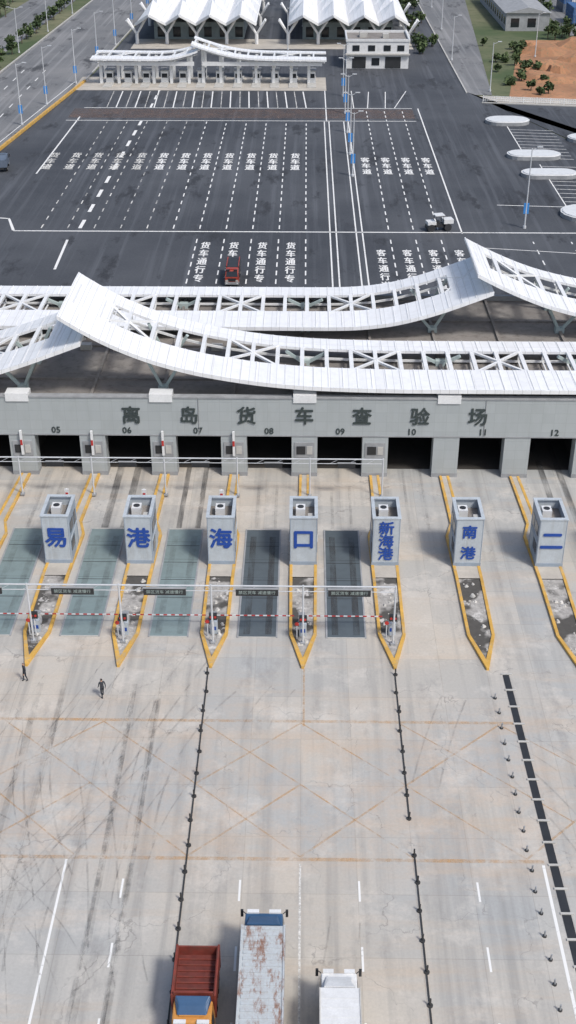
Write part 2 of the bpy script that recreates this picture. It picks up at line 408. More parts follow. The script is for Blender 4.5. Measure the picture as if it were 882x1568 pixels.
b = MB(); z = 0.008
vline(-15.35, 30, 56.6, 0.16); vline(0, 30, 56.4, 0.14, 'whiteW')
for x in (-11.4, -3.85, 3.8, 11.4, 19.5, -19.5):
    dash(x, 31.9+R.uniform(0,.5), 55, 1.8, 3.5, 0.14)
vline(15.9, 30, 56.5, 0.2)
b.obj('lane_marking', fix=False)
b = MB(); z = 0.012
def oline(x0,y0,x1,y1,w=0.16):
    global z
    d = Vector((x1-x0,y1-y0)); n = Vector((-d.y,d.x)).normalized()*w/2
    b.quad([(x0-n.x,y0-n.y,z),(x0+n.x,y0+n.y,z),(x1+n.x,y1+n.y,z),(x1-n.x,y1-n.y,z)], 'orange'); z += 0.0003
for y in (56.8, 70.6): oline(-24, y, 16, y, 0.3)
for k in range(-4, 3):
    x = k*7.45
    if k % 3 != 1: oline(x, 57, x+7.45, 63.8)
    oline(x, 70.4, x+7.45, 63.8, 0.12)
    oline(x+7.45, 57, x, 63.8, 0.12)
    if k % 2: oline(x+7.45, 70.4, x, 63.8)
oline(0.2, 70, 0.2, 77)
b.obj('orange_box_marking', fix=False)

# tyre marks
b = MB(); zz = [0.022]
def strip(pts, w, mt):
    z = zz[0]; zz[0] += 0.0004
    pts = [Vector(p) for p in pts]; L = []; Rr = []
    for i, p in enumerate(pts):
        d = (pts[min(i+1,len(pts)-1)]-pts[max(i-1,0)]).normalized(); n = Vector((-d.y,d.x))*w/2
        L.append((p.x+n.x,p.y+n.y,z)); Rr.append((p.x-n.x,p.y-n.y,z))
    n = len(pts); b.add(L+Rr, [(i,n+i,n+i+1,i+1) for i in range(n-1)], mt)
def skid(x, y, ang, ln, curve, w=0.22, gauge=1.9, n=16, mt='rubber'):
    for off in (0, gauge):
        pts = []; a = ang; px, py = x+off*math.sin(ang), y-off*math.cos(ang)
        for i in range(n):
            pts.append((px,py)); px += math.cos(a)*ln/n; py += math.sin(a)*ln/n; a += curve/n
        strip(pts, w, mt)
for i in range(26):
    skid(R.uniform(-30,-9), R.uniform(42,70), R.uniform(1.0,2.1), R.uniform(8,20), R.uniform(-1.0,1.0), R.uniform(.08,.16))
for i in range(8):
    skid(R.uniform(18,26), R.uniform(45,72), R.uniform(1.1,2.0), R.uniform(6,16), R.uniform(-.8,.8), R.uniform(.1,.2))
for i in range(3):
    skid(R.uniform(-6,14), R.uniform(42,72), R.uniform(1.3,1.8), R.uniform(6,14), R.uniform(-.5,.5), R.uniform(.08,.14))
for x in (-20.3, -12.9): skid(x, 43, math.pi/2, 34, R.uniform(-.02,.02), 0.45, 1.9)
skid(-13.2, 44, math.pi/2-0.02, 32, 0.03, 0.3, 2.0)
for lane, w, y1 in ((-18.0,0.7,14),(-10.9,0.5,13),(25.6,0.6,22),(-25.4,0.35,12),(11.2,0.25,14),(3.8,0.3,9),(-3.5,0.3,9)):
    skid(lane+0.9, 98.5, math.pi/2, y1, 0, w, -1.8, mt='rubberD' if w > .45 else 'rubber')
for k in range(-4, 1):
    lane = 7.38*(k+0.5)
    zz[0] = max(zz[0], 0.075)
    skid(lane+0.9, 81.5, math.pi/2, 16.5, 0, 0.55, -1.8, mt='rubberD' if k > -2 else 'rubber')
b.obj('tyre_marks', fix=False)

b = MB()
b.quad([(16.0,76.5,0.03),(16.5,76.5,0.03),(17.2,38,0.03),(16.6,38,0.03)], 'dark')
for i in range(20):
    y = 76.5-i*2.0; x = 16.0+(76.5-y)*0.016
    b.box(x-0.1, x+0.75, y-0.08, y+0.08, 0.0, 0.09, 'kerb')
b.obj('drainage_channel')

def post_row(name, x, ys, base=True, pale=False):
    b = MB()
    for i, y in enumerate(ys):
        j = R.uniform(-.06,.06); rr = 0.13 if pale else 0.17
        b.tube((x+j,y,0.0),(x+j,y,0.10),rr,'postD',n=10)
        b.tube((x+j,y,0.1),(x+j+R.uniform(-.03,.03),y,0.5 if pale else .62),0.06,'tarp' if pale else 'postD',n=8)
    if base:
        for y0, y1 in zip(ys, ys[1:]):
            b.beam((x,y0,0.05),(x,y1,0.05),0.09,0.07,'postD')
    b.obj(name)
post_row('chain_barrier', -7.45, [76.3-2.3*i for i in range(20)])
post_row('chain_barrier', 7.45, [76.3-2.25*i for i in range(8)])
post_row('chain_barrier', 7.55, [57.2-2.3*i for i in range(9)])
post_row('bollard_row', 15.05, [73.5-1.75*i for i in range(21)], base=False, pale=True)

# ------------------------------------------------------------------ inspection building
fb = empty('inspection_station_building')
PF = lambda k: 0.15+7.17*k
YF = 109.0
b = MB()
b.box(PF(-9), PF(9), YF, YF+0.6, 4.7, 8.75, 'facade', 'facade')
b.box(PF(-9), PF(9), YF-0.08, YF+0.7, 8.75, 8.9, 'tarp')
b.box(PF(-9), PF(9), YF-0.05, YF+0.5, 4.58, 4.7, 'tarp')
b.obj('fascia', fb)
b = MB()
for k in range(-9, 10):
    b.box(PF(k)-1.3, PF(k)+1.3, YF+0.02, YF+1.6, 0, 4.58, 'facade')
    b.box(PF(k)-1.33, PF(k)+1.33, YF-0.01, YF+1.5, 0, 0.45, 'tarp')
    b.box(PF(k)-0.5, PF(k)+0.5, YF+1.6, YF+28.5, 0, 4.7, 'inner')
b.obj('piers', fb)
b = MB()
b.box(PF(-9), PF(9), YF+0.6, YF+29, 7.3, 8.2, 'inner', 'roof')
b.box(PF(-9), PF(9), YF+29, YF+29.5, 4.7, 8.8, 'tarp')
for k in range(-9, 10):
    b.box(PF(k)-0.15, PF(k)+0.15, YF+0.72, YF+28.9, 8.2, 8.5, 'roof')
for y in (114.5, 123.2, 131): b.box(PF(-9)+.2, PF(9)-.2, y, y+0.5, 8.2, 8.42, 'roof')
b.rect(PF(-9), PF(9), YF+1.7, YF+29, 0.03, 'inner')  # lane floor under the roof, its shade put into the dark colour
b.obj('roof', fb)
b = MB()
for k in range(-8, 9, 2):
    b.box(PF(k)-1.15, PF(k)+1.15, YF-0.12, YF+1.3, 8.35, 9.2, 'steelW')
b.obj('parapet_caps', fb)
b = MB()
for x in np.arange(PF(-8), PF(8), 3.58):
    if R.random() < .5: b.box(float(x)+.6,float(x)+1.8,122.3,123.1,8.2,8.8,'kerb')
    if R.random() < .4: b.tube((float(x)+.2,YF-0.06,4.75),(float(x)+.2,YF-0.06,8.7),0.03,'tarp',n=5)
b.obj('roof_services', fb)
for i, ch in enumerate('离岛货车查验场'):
    text(ch, 'sign_letter', (0.1+5.78*(i-3), YF-0.06, 6.75), 2.0, 'letter', parent=fb, ext=0.03, bold=0.045)
for i in range(12):
    text('%02d' % (i+2), 'lane_number', (PF(i-6.5), YF-0.03, 5.15), 0.95, 'letter', parent=fb, ext=0.02, bold=0.02)
b = MB()
for k in range(-7, 2):
    x = PF(k)
    b.box(x-1.0, x+1.0, YF-0.08, YF+0.02, 2.2, 3.9, 'tarp')
    b.box(x-0.8, x+0.1, YF-0.14, YF-0.06, 2.6, 3.5, 'dark')
    b.box(x+0.25, x+0.8, YF-0.14, YF-0.06, 2.6, 3.5, 'kerb')
    if k < 0:
        b.box(x-0.1, x+0.12, YF-0.4, YF-0.15, 2.5, 5.2, 'steelW'); b.box(x-.1,x+.12,YF-.42,YF-.4,3.6,4.2,'red')
b.obj('pier_signs', fb)

# ------------------------------------------------------------------ wave canopies
def ribbon(name, pts, y0, y1, fs=4.8, bs=3.0, solid=None, step=2.55, th=0.3, panel='panelW'):
    e = empty(name)
    X0, X1 = pts[0][0], pts[-1][0]
    xs0 = np.linspace(X0, X1, int((X1-X0)/0.4)+1)
    zs0 = np.interp(xs0, [p[0] for p in pts], [p[1] for p in pts])
    k = 9; pad = np.concatenate([zs0[0]-(zs0[1]-zs0[0])*np.arange(k,0,-1), zs0, zs0[-1]+(zs0[-1]-zs0[-2])*np.arange(1,k+1)])
    zs0 = np.convolve(pad, np.ones(2*k+1)/(2*k+1), 'valid')
    Z = lambda x: float(np.interp(x, xs0, zs0))
    xs = np.linspace(X0, X1, max(4, int((X1-X0)/1.0)))
    b = MB()
    def deck(ya, yb, za, zb, t, xa=X0, xb=X1):
        xx = [x for x in xs if xa <= x <= xb]
        vs = []; n = len(xx)
        for x in xx:
            zc = Z(x); vs += [(x,ya,zc+za-t),(x,yb,zc+zb-t),(x,yb,zc+zb),(x,ya,zc+za)]
        fs_ = []
        for i in range(n-1):
            a = 4*i; c = a+4
            for q in range(4): fs_.append((a+q, a+(q+1)%4, c+(q+1)%4, c+q))
        fs_ += [(0,1,2,3), tuple(4*(n-1)+q for q in (3,2,1,0))]
        b.add(vs, fs_, panel)
    deck(y0, y0+fs, 0.0, 0.06, th)
    deck(y0-0.12, y0-0.003, 0.08, 0.08, 0.42)
    deck(y1-bs, y1, 0.0, -0.1, th)
    if solid: deck(y0+fs+0.003, y1-bs-0.003, 0.0, 0.0, th, *solid)
    x = X0+0.1
    while x < X1:
        zc = Z(x)
        b.beam((x,y0,zc+0.02),(x,y0+fs,zc+0.08),0.07,0.07,'steelW')
        b.beam((x,y1-bs,zc+0.02),(x,y1,zc-0.08),0.07,0.07,'steelW')
        if solid and solid[0] <= x <= solid[1]: b.beam((x,y0+fs,zc+0.03),(x,y1-bs,zc+0.03),0.07,0.07,'steelW')
        x += 1.45
    b.obj('roof_panels', e)
    b = MB(); i = 0; x = X0+0.6; ya, yb = y0+fs-0.1, y1-bs+0.1
    while x < X1-0.3:
        zc = Z(x); xn = min(x+step, X1-0.3); zn = Z(xn)
        b.beam((x,ya,zc-0.15),(x,yb,zc-0.15),0.42,0.28,'steelW')
        b.beam((x,ya,zc-1.25),(x,yb,zc-1.25),0.16,0.16,'steelW')
        b.beam((x,ya-.2,zc-0.3),(x,ya-.2,zc-1.25),0.18,0.18,'steelW'); b.beam((x,yb+.2,zc-0.3),(x,yb+.2,zc-1.25),0.18,0.18,'steelW')
        for yy in (ya-.2, yb+.2):
            b.beam((x,yy,zc-1.25),(xn,yy,zn-1.25),0.22,0.22,'steelW')
        if i % 5 in (1, 2):
            s = 0.012*(i % 5)
            if i % 5 == 1:
                b.beam((x,yb,zc-0.1+s),(xn,(ya+yb)/2,zn-0.1+s),0.28,0.22,'steelW'); b.beam((x,ya,zc-0.13),(xn,(ya+yb)/2,zn-0.13),0.28,0.22,'steelW')
            else:
                b.beam((x,(ya+yb)/2,zc-0.1+s),(xn,yb,zn-0.1+s),0.28,0.22,'steelW'); b.beam((x,(ya+yb)/2,zc-0.13),(xn,ya,zn-0.13),0.28,0.22,'steelW')
        x += step; i += 1
    b.obj('truss', e)
    return e, Z

def vstruts(e, Z, xs, y0, y1, zb):
    b = MB()
    for x in xs:
        for y in (y0+3, y1-3):
            for dx in (-2.0, 2.0):
                b.beam((x,y,zb),(x+dx,y-0.5,Z(x+dx)-0.35),0.38,0.3,'steelG')
            b.box(x-0.5,x+0.5,y-0.4,y+0.4,zb-0.1,zb+0.5,'steelG')
    b.obj('struts', e)

eB, ZB = ribbon('wave_canopy', [(-23.7,17.3),(-21.7,15.8),(-16.8,13.4),(-13.1,12.1),(-7.4,10.9),(-1,10.1),(8,9.8),(40,9.8),(52,12),(62,16)], 109, 121.8, solid=(-23.7,-18.7))
vstruts(eB, ZB, [-14.2, 0.15, 14.5, 28.8, 43], 109, 121.8, 8.3)
eA, ZA = ribbon('wave_canopy', [(-64,9.8),(-40,9.8),(-34,10.3),(-29.7,11.6),(-25,13.3),(-21.7,14.6)], 109, 121.8, solid=(-26,-21.7))
vstruts(eA, ZA, [-28.5, -42.9, -57], 109, 121.8, 8.3)
eC, ZC = ribbon('wave_canopy', [(-64,9.8),(5,9.8),(8,9.95),(12.5,10.9),(16.7,12.4),(20.6,14.0)], 125.2, 138.3, solid=(16.5,20.6))
vstruts(eC, ZC, [-42.9,-28.5,-14.2, 0.15, 14.5], 125.2, 138.3, 8.3)
eD, ZD = ribbon('wave_canopy', [(18.7,16.0),(23.8,13.4),(29.7,11.5),(38,10.1),(45,9.8),(64,9.8)], 125.2, 138.3, solid=(18.7,21.5))
vstruts(eD, ZD, [28.8, 43, 57], 125.2, 138.3, 8.3)

# ------------------------------------------------------------------ islands, booths
XB = lambda k: 0.1+7.40*k
def island(k):
    xc = XB(k); xf = PF(k)
    e = empty('traffic_island', (0,0,0))
    cx = lambda y: xc if y < 92 else xc+(xf-xc)*(y-92)/17
    b = MB()
    prof = [(77.0,0.10),(81.5,1.15),(90,1.22),(97.2,1.28),(99.5,0.55),(108.9,0.5)]
    L = [(cx(y)-h, y) for y,h in prof]; Rt = [(cx(y)+h, y) for y,h in prof]
    Li = [(cx(y)-max(h-.26,0.01), y+(1.2 if i==0 else 0)) for i,(y,h) in enumerate(prof)]; Ri = [(cx(y)+max(h-.26,0.01), y+(1.2 if i==0 else 0)) for i,(y,h) in enumerate(prof)]
    n = len(prof); H = 0.24
    for A, B in ((L, Li), (Rt, Ri)):
        vs = [(x,y,0) for x,y in A]+[(x,y,H) for x,y in A]+[(x,y,H) for x,y in B]+[(x,y,0.05) for x,y in B]
        fs = []
        for i in range(n-1):
            for q in range(3): fs.append((q*n+i, q*n+i+1, (q+1)*n+i+1, (q+1)*n+i))
        b.add(vs, fs, 'yellow')
    b.quad([(*L[0],0),(*Rt[0],0),(*Rt[0],H),(*L[0],H)], 'yellow'); b.quad([(*L[0],H),(*Rt[0],H),(*Ri[0],H),(*Li[0],H)], 'yellow')
    b.obj('kerb', e)
    b = MB()
    b.quad([(x,y,0.12) for x,y in Ri[:3]]+[(x,y,0.12) for x,y in Li[:3][::-1]], 'pit')
    b.quad([(x,y,0.2) for x,y in Ri[2:]]+[(x,y,0.2) for x,y in Li[2:][::-1]], 'apron')
    for i in range(16):
        y = R.uniform(79.5, 89.5); x = xc+R.uniform(-.7,.7)*min(1,(y-77)/5); r = R.uniform(.06,.28)
        ring = [(x+r*R.uniform(.6,1.2)*math.cos(t), y+r*R.uniform(.6,1.2)*math.sin(t), 0.11) for t in [q*math.pi/3 for q in range(6)]]
        ring2 = [((px+x)/2,(py+y)/2,0.12+r*R.uniform(.4,.9)) for px,py,_ in ring]
        b.add(ring+ring2, [(q,(q+1)%6,6+(q+1)%6,6+q) for q in range(6)]+[(6,7,8,9,10,11)], 'stone' if i % 2 else 'kerb')
    b.obj('fill', e)
chars = {-4:'贸',-3:'易',-2:'港',-1:'海',0:'口',1:'新海港',2:'南港',3:'二',4:'期',-5:'由'}
def booth(k):
    e = empty('toll_booth', (XB(k), 92, 0.2)); W = 1.22; D = 3.8; H = 4.85
    b = MB()
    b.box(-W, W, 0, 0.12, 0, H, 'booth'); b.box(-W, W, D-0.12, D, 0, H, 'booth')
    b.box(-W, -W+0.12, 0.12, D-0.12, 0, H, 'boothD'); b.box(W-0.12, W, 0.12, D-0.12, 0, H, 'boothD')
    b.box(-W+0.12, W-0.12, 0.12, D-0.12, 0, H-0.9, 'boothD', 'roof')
    for (x0,x1,y0,y1) in ((-W-.06,W+.06,-.06,.3),(-W-.06,W+.06,D-.3,D+.06),(-W-.06,-W+.24,.3,D-.3),(W-.24,W+.06,.3,D-.3)):
        b.box(x0,x1,y0,y1,H,H+.12,'booth')
    b.obj('shell', e, bevel=0.02)
    b = MB()
    for s in (-1, 1):
        x0, x1 = (W, W+0.03) if s > 0 else (-W-0.03, -W)
        b.box(x0,x1,0.5,1.9,1.0,2.0,'glass'); b.box(x0,x1,0.5,1.9,2.9,3.9,'glass'); b.box(x0,x1,2.3,3.2,0.1,2.1,'booth')
        b.box(x0,x1,2.3,3.2,2.7,3.9,'glass'); b.box(x0-0.02 if s<0 else x0, x1 if s<0 else x1+0.02, 0.2,3.6,2.3,2.42,'booth')
    b.obj('windows', e)
    b = MB(); j = R.uniform(-.2,.2)
    b.box(-0.7+j,0.15+j,1.9,2.9,H-0.9,H-0.15,'whiteV'); b.tube((-0.27+j,2.4,H-0.15),(-0.27+j,2.4,H-0.12),0.3,'dark',n=12)
    if k % 2 == 0: b.box(0.4,0.85,0.6,1.5,H-0.9,H-0.3,'kerb')
    b.box(-W-.02, W+.02, -0.03, 0.0, 0, 0.35, 'boothD')
    for x in (-W+.02, W-.08): b.box(x, x+.06, -0.02, 0.0, .36, H-.02, 'boothD')
    b.obj('roof_unit', e)
    s = chars[k]
    if len(s) == 1: text(s, 'letter', (0,-0.04,2.6), 2.15, 'blue', parent=e, ext=0.02, bold=0.055)
    else:
        st = 1.35 if len(s) == 3 else 2.2; z0 = 3.85 if len(s) == 3 else 3.5
        for i, ch in enumerate(s): text(ch, 'letter', (0,-0.04,z0-st*i), 1.4, 'blue', parent=e, ext=0.02, bold=0.035)
for k in range(-5, 5): island(k); booth(k)

for k in range(-5, 1):
    x = XB(k+0.5)-0.1; y0, y1 = 81.2, 98.2; mt = 'teal' if k < -1 else 'wgrey'
    b = MB(); b.box(x-1.55, x+1.55, y0, y1, 0, 0.05, mt)
    for s in (-1.62, 1.62): b.box(x+s-0.07, x+s+0.07, y0-0.1, y1+0.1, 0, 0.08, 'tarp')
    for yy in (y0-0.12, y1+0.02): b.box(x-1.55, x+1.55, yy, yy+0.1, 0, 0.08, 'kerb')
    for yy in np.arange(y0+2.8, y1-1, 2.83): b.box(x-1.5, x+1.5, yy-0.03, yy+0.03, 0.05, 0.06, 'dark')
    b.obj('weighbridge')

def gantry(name, Y, Zt, k0, k1, off, X, signz, sw=3.4, sh=0.62, lab=True):
    e = empty(name); b = MB()
    xa, xb = X(k0)+off, X(k1)+off
    b.tube((xa,Y,Zt),(xb,Y,Zt),0.07,'lampG'); b.tube((xa,Y,Zt-0.5),(xb,Y,Zt-0.5),0.035,'lampG')
    x = xa
    while x < xb-1: b.tube((x,Y,Zt-0.5),(x+0.9,Y,Zt),0.02,'lampG',n=5); x += 1.8
    for k in range(k0, k1+1):
        b.tube((X(k)+off,Y,0.1),(X(k)+off,Y,Zt+0.1),0.08,'lampG')
        b.box(X(k)+off-0.2,X(k)+off+0.2,Y-0.2,Y+0.2,0.12,0.3,'tarp')
    b.obj('frame', e)
    b = MB()
    for k in range(k0, k1):
        xc = X(k+0.5)+off
        b.box(xc-sw/2,xc+sw/2,Y-0.3,Y-0.12,signz-sh/2,signz+sh/2,'dark')
        b.box(xc-sw/2-.05,xc+sw/2+.05,Y-0.32,Y-0.1,signz+sh/2,signz+sh/2+.06,'tarp')
        if lab: text('禁区货车 减速慢行', 'led_text', (xc,Y-0.32,signz), 0.36, 'led', parent=e, ext=0.005)
    b.obj('led_signs', e)
gantry('overhead_gantry', 80.2, 5.8, -5, 1, 0.0, XB, 5.35)
gantry('overhead_gantry', 104.6, 4.35, -5, 1, 0.55, PF, 3.75, 1.7, 0.5, False)

def boom(k, y):
    e = empty('boom_barrier', (XB(k)-0.1, y, 0.12)); b = MB()
    b.box(-0.25,0.25,-0.2,0.2,0,1.05,'whiteV'); b.box(-0.27,0.27,-0.22,0.22,1.05,1.12,'tarp'); b.obj('housing', e, bevel=0.02)
    b = MB(); x = 0.25; i = 0
    while x < 6.6:
        b.box(x, x+0.32, -0.035, 0.035, 0.84, 0.92, 'red' if i % 2 else 'whiteV'); x += 0.325; i += 1
    b.obj('arm', e)
for k in range(-5, 1): boom(k, 82.9)
def signal(k, y):
    e = empty('lane_signal', (XB(k), y, 0.12)); b = MB()
    b.tube((0,0,0),(0,0,2.1),0.06,'lampG'); b.box(-0.32,0.32,-0.12,0.12,1.7,2.3,'dark')
    b.tube((-0.17,-0.12,2.0),(-0.17,-0.15,2.0),0.11,'red',n=12); b.tube((0.17,-0.12,2.0),(0.17,-0.15,2.0),0.11,'red',n=12)
    b.box(-0.3,0.3,0.3,0.7,0,1.2,'booth'); b.box(-0.2,0.2,0.28,0.3,0.4,0.75,'blue')
    b.tube((-0.5,0,0),(-0.5,0,1.5),0.05,'lampG'); b.tube((-0.5,-.03,1.5),(-0.5,-.07,1.5),0.18,'red',n=14)
    b.obj('body', e)
for k in range(-5, 2): signal(k, 80.9+0.25*(k % 2))
def column(k):
    b = MB(); x = XB(k)
    b.tube((x-.45,100.3,0.1),(x-.45,100.3,3.3),0.06,'steelW'); b.box(x-.65,x-.25,100.1,100.25,2.5,3.3,'whiteV'); b.box(x-.58,x-.32,100.08,100.1,2.7,2.95,'red')
    b.obj('camera_post')
for k in range(-5, 0): column(k)

# ------------------------------------------------------------------ street lamps
def lamp(x, y, h=12.5, arm=1.6, double=False, banner=True, z=0):
    b = MB()
    b.tube((0,0,0),(0,0,0.4),0.28,'lampG'); b.tube((0,0,0.4),(0,0,h),0.14,'lampG',0.07)
    for s in ((-1,1) if double else (1,)):
        b.tube((0,0,h-0.3),(s*arm,0,h+0.2),0.05,'lampG'); b.box(s*arm-0.45,s*arm+0.45,-0.16,0.16,h+0.15,h+0.3,'lampG')
    if banner: b.box(-0.42,0.42,-0.09,0.09,2.4,4.1,'lampB')
    b.obj('street_lamp', loc=(x,y,z))
for x,y in ((8.8,224),(8.8,240),(8.8,258),(8.8,276),(8.8,294),(35.7,193)): lamp(x,y,12.8 if x>30 else 11.5,1.2,x<20)
for x,y in ((-62.5,226),(-62.3,246),(-60.6,264),(-59,284),(-56.3,308),(-55,335),(-54,362),(-53,392),(-52,425)): lamp(x,y,12.5,1.8)
for x,y in ((-80.5,250),(-80.8,285),(-81,318),(-79,350),(-77.5,385),(-76,420)): lamp(x,y,11.5,1.8,True,False,-0.1)
for x,y in ((-5,355),(-1,395),(39,340),(41,390),(44,300),(62,345),(42,435)): lamp(x,y,11,1.4,False,False)

# ------------------------------------------------------------------ far toll gate
eT, ZT = ribbon('toll_gate_canopy', [(-52,6.2),(-34,6.0),(-30,6.6),(-26,8.0)], 305.5, 318, 4, 3, step=3.2)
eU, ZU = ribbon('toll_gate_canopy', [(-27.5,9.6),(-23,8.0),(-18,6.8),(-12,6.2),(5,6.0)], 305.5, 318, 4, 3, step=3.2)
for e, Z, x0, x1 in ((eT,ZT,-50,-27),(eU,ZU,-25,4)):
    b = MB(); x = x0
    while x <= x1:
        b.box(x-0.35,x+0.35,308,308.7,0,Z(x)-0.6,'steelW'); b.box(x-0.35,x+0.35,315,315.7,0,Z(x)-0.6,'steelW'); x += 4.3
    b.box(x0,x1,306.2,306.6,4.5,5.4,'whiteV'); b.obj('columns', e)
def far_booth(x):
    b = MB(); b.box(-0.9,0.9,-1.6,1.6,0.2,2.9,'whiteV'); b.box(-0.92,0.92,-1.3,1.3,1.3,2.2,'glass'); b.box(-0.7,0.7,-1.62,-1.6,1.3,2.3,'glass')
    b.box(-1.1,1.1,-1.9,1.9,2.9,3.1,'tarp'); b.box(-1.1,1.1,-7,7,0,0.2,'kerb'); b.obj('toll_kiosk', loc=(x,310,0.02))
for i in range(12): far_booth(-48+4.5*i)

def terminal(x0, x1, n, y0=362, y1=430):
    e = empty('folded_roof_terminal'); b = MB(); w = (x1-x0)/n
    for i in range(n):
        xa, xm, xb = x0+i*w, x0+(i+.5)*w, x0+(i+1)*w
        for j in range(4):
            ya = y0+j*(y1-y0)/4; yb = y0+(j+1)*(y1-y0)/4; ym = (ya+yb)/2
            P = [(xa,ya,5.6),(xb,ya,5.6),(xb,yb,5.6),(xa,yb,5.6)]; T = (xm,ym,10.8)
            F = (xm, ya-(3.5 if j == 0 else 0), 8.4)
            Bk = (xm, yb, 8.4)
            b.add([P[0],F,P[1],T,P[2],Bk,P[3]], [(0,1,3),(1,2,3),(2,4,3),(4,5,3),(5,6,3),(6,0,3)], 'panelW')
        b.beam((xa,y0-.1,5.5),(xm,y0-3.6,8.3),0.3,0.7,'steelW'); b.beam((xb,y0-.1,5.5),(xm,y0-3.6,8.3),0.3,0.7,'steelW')
    b.obj('folded_roof', e)
    b = MB()
    for i in range(n+1):
        x = x0+i*w
        for y in (y0+2, y0+34, y1-3):
            b.tube((x,y,0),(x,y,2.8),0.5,'steelW')
            for dx,dy in ((-2.6,-1.5),(2.6,-1.5),(-2.6,1.5),(2.6,1.5)): b.tube((x,y,2.6),(x+dx,y+dy,6.5),0.32,'steelW')
    b.obj('tree_columns', e)
    b = MB(); b.box(x0+4, x1-4, y0+10, y1-8, 0, 4.6, 'bkwall')
    for x in np.arange(x0+5, x1-6, 4.5): b.box(float(x), float(x)+2.2, y0+9.95, y0+10, 0.6, 3.4, 'glass')
    b.obj('hall', e)
terminal(-48, -14, 4); terminal(-5, 29, 4)
b = MB(); b.rect(-49, 30, 356, 372, 0.012, 'apron'); b.obj('terminal_pavement', fix=False)

e = empty('service_building'); b = MB()
b.box(10.5,26.5,328,342,0,6.6,'whiteV','roof')
for (x0,x1,y0,y1) in ((10.3,26.7,327.8,328.2),(10.3,26.7,341.8,342.2),(10.3,10.7,328.2,341.8),(26.3,26.7,328.2,341.8)): b.box(x0,x1,y0,y1,6.6,7.2,'whiteV')
b.box(10.2,26.8,327.2,327.9,3.4,3.7,'kerb')
b.box(14,16,334,337,6.6,7.8,'kerb'); b.box(20,21.5,333,335,6.6,7.6,'kerb')
b.obj('walls', e); b = MB()
b.box(12,15.5,327.9,328,0.1,2.9,'dark'); b.box(17,19,327.9,328,0.8,2.6,'glass'); b.box(20.5,24.5,327.9,328,0.1,2.9,'dark')
for x in (12, 16, 20, 23.5): b.box(x,x+1.8,327.9,328,4.3,5.7,'glass')
b.box(10.4,10.5,331,339,4.2,5.7,'glass'); b.obj('openings', e)
def shed(x0,x1,y0,y1,h,mat,rm):
    e = empty('warehouse_building'); b = MB(); b.box(x0,x1,y0,y1,-0.1,h,mat)
    xm = (x0+x1)/2; b.add([(x0-.5,y0-.5,h),(xm,y0-.5,h+1.6),(x1+.5,y0-.5,h),(x0-.5,y1+.5,h),(xm,y1+.5,h+1.6),(x1+.5,y1+.5,h)], [(0,1,4,3),(1,2,5,4),(0,2,1),(3,4,5)], rm); b.obj('walls', e)
    b = MB()
    for y in np.arange(y0+2, y1-3, 5): b.box(x0-0.05,x0,float(y),float(y)+2.5,1.5,3.5,'glass')
    for x in np.arange(x0+1.5, x1-3, 5): b.box(float(x),float(x)+2.5,y0-.05,y0,1,3.5,'glass')
    b.obj('windows', e)
shed(60,73,388,450,5.0,'tarp','tarp'); shed(98,130,455,480,6,'whiteV','greyV')
def cstack(x, y, n, mats):
    b = MB()
    for q in range(n):
        for t in range(R.choice((1,2,2))):
            mt = mats[(q+t) % len(mats)]; x0 = x+q*2.7; z0 = -0.08+2.62*t
            b.box(x0,x0+2.44,y,y+12.2,z0,z0+2.59,mt)
            for s in np.arange(y+.3, y+12, .6): b.box(x0-.03,x0,float(s),float(s)+.3,z0+.2,z0+2.4,mt)
            for xx in (x0+.5, x0+1.2, x0+1.9): b.tube((xx,y-.05,z0+.1),(xx,y-.05,z0+2.5),.03,'kerb',n=5)
    b.obj('container_stack')
cstack(82,398,5,['contB','contB','greyV']); cstack(100,402,6,['contB','redbox','contB']); cstack(84,425,6,['greyV','contB','whiteV']); cstack(104,428,5,['contB','contB'])
b = MB()
for i in range(27):
    x = 41+i*3; y = 289-0.175*(x-41); b.box(x-.08,x+.08,y-.08,y+.08,0,1.3,'steelW')
    if i < 26:
        for zc in (0.3, 0.75, 1.2): b.beam((x,y,zc),(x+3,y-0.525,zc),0.06,0.1,'steelW')
        for q in range(1,6): b.box(x+q*.5-.03,x+q*.5+.03,y-q*.0875-.03,y-q*.0875+.03,0.1,1.2,'steelW')
b.obj('white_perimeter_fence')

def capsule(x, y, L=9.5, D=6.5):
    e = empty('parking_island', (x,y,0)); b = MB(); poly = []
    r = D/2
    for s in (1,-1):
        for i in range(9):
            t = -math.pi/2+math.pi*i/8; poly.append((s*(L/2-r+ r*math.cos(t)), s*r*math.sin(t)))
    b.prism(poly, 0, 0.7, 'tarp', 'whiteV'); b.obj('body', e, bevel=0.12)
    b = MB(); b.prism([(px*0.93,py*0.9) for px,py in poly], 0.7, 0.85, 'whiteV'); b.obj('cover', e, bevel=0.06)
capsule(43.5, 267.5); capsule(44.5, 238.5, 10.5, 5.5); capsule(45.2, 224.8, 10.5, 5.0); capsule(47.5, 200, 9.5, 9); capsule(58,252,9,6)

# ------------------------------------------------------------------ vehicles
def wheel(b, x, y, r=0.5, w=0.3):
    b.tube((x-w/2,y,r),(x+w/2,y,r),r,'tyre',n=16); b.tube((x-w/2-.01,y,r),(x+w/2+.01,y,r),r*0.5,'kerb',n=10)

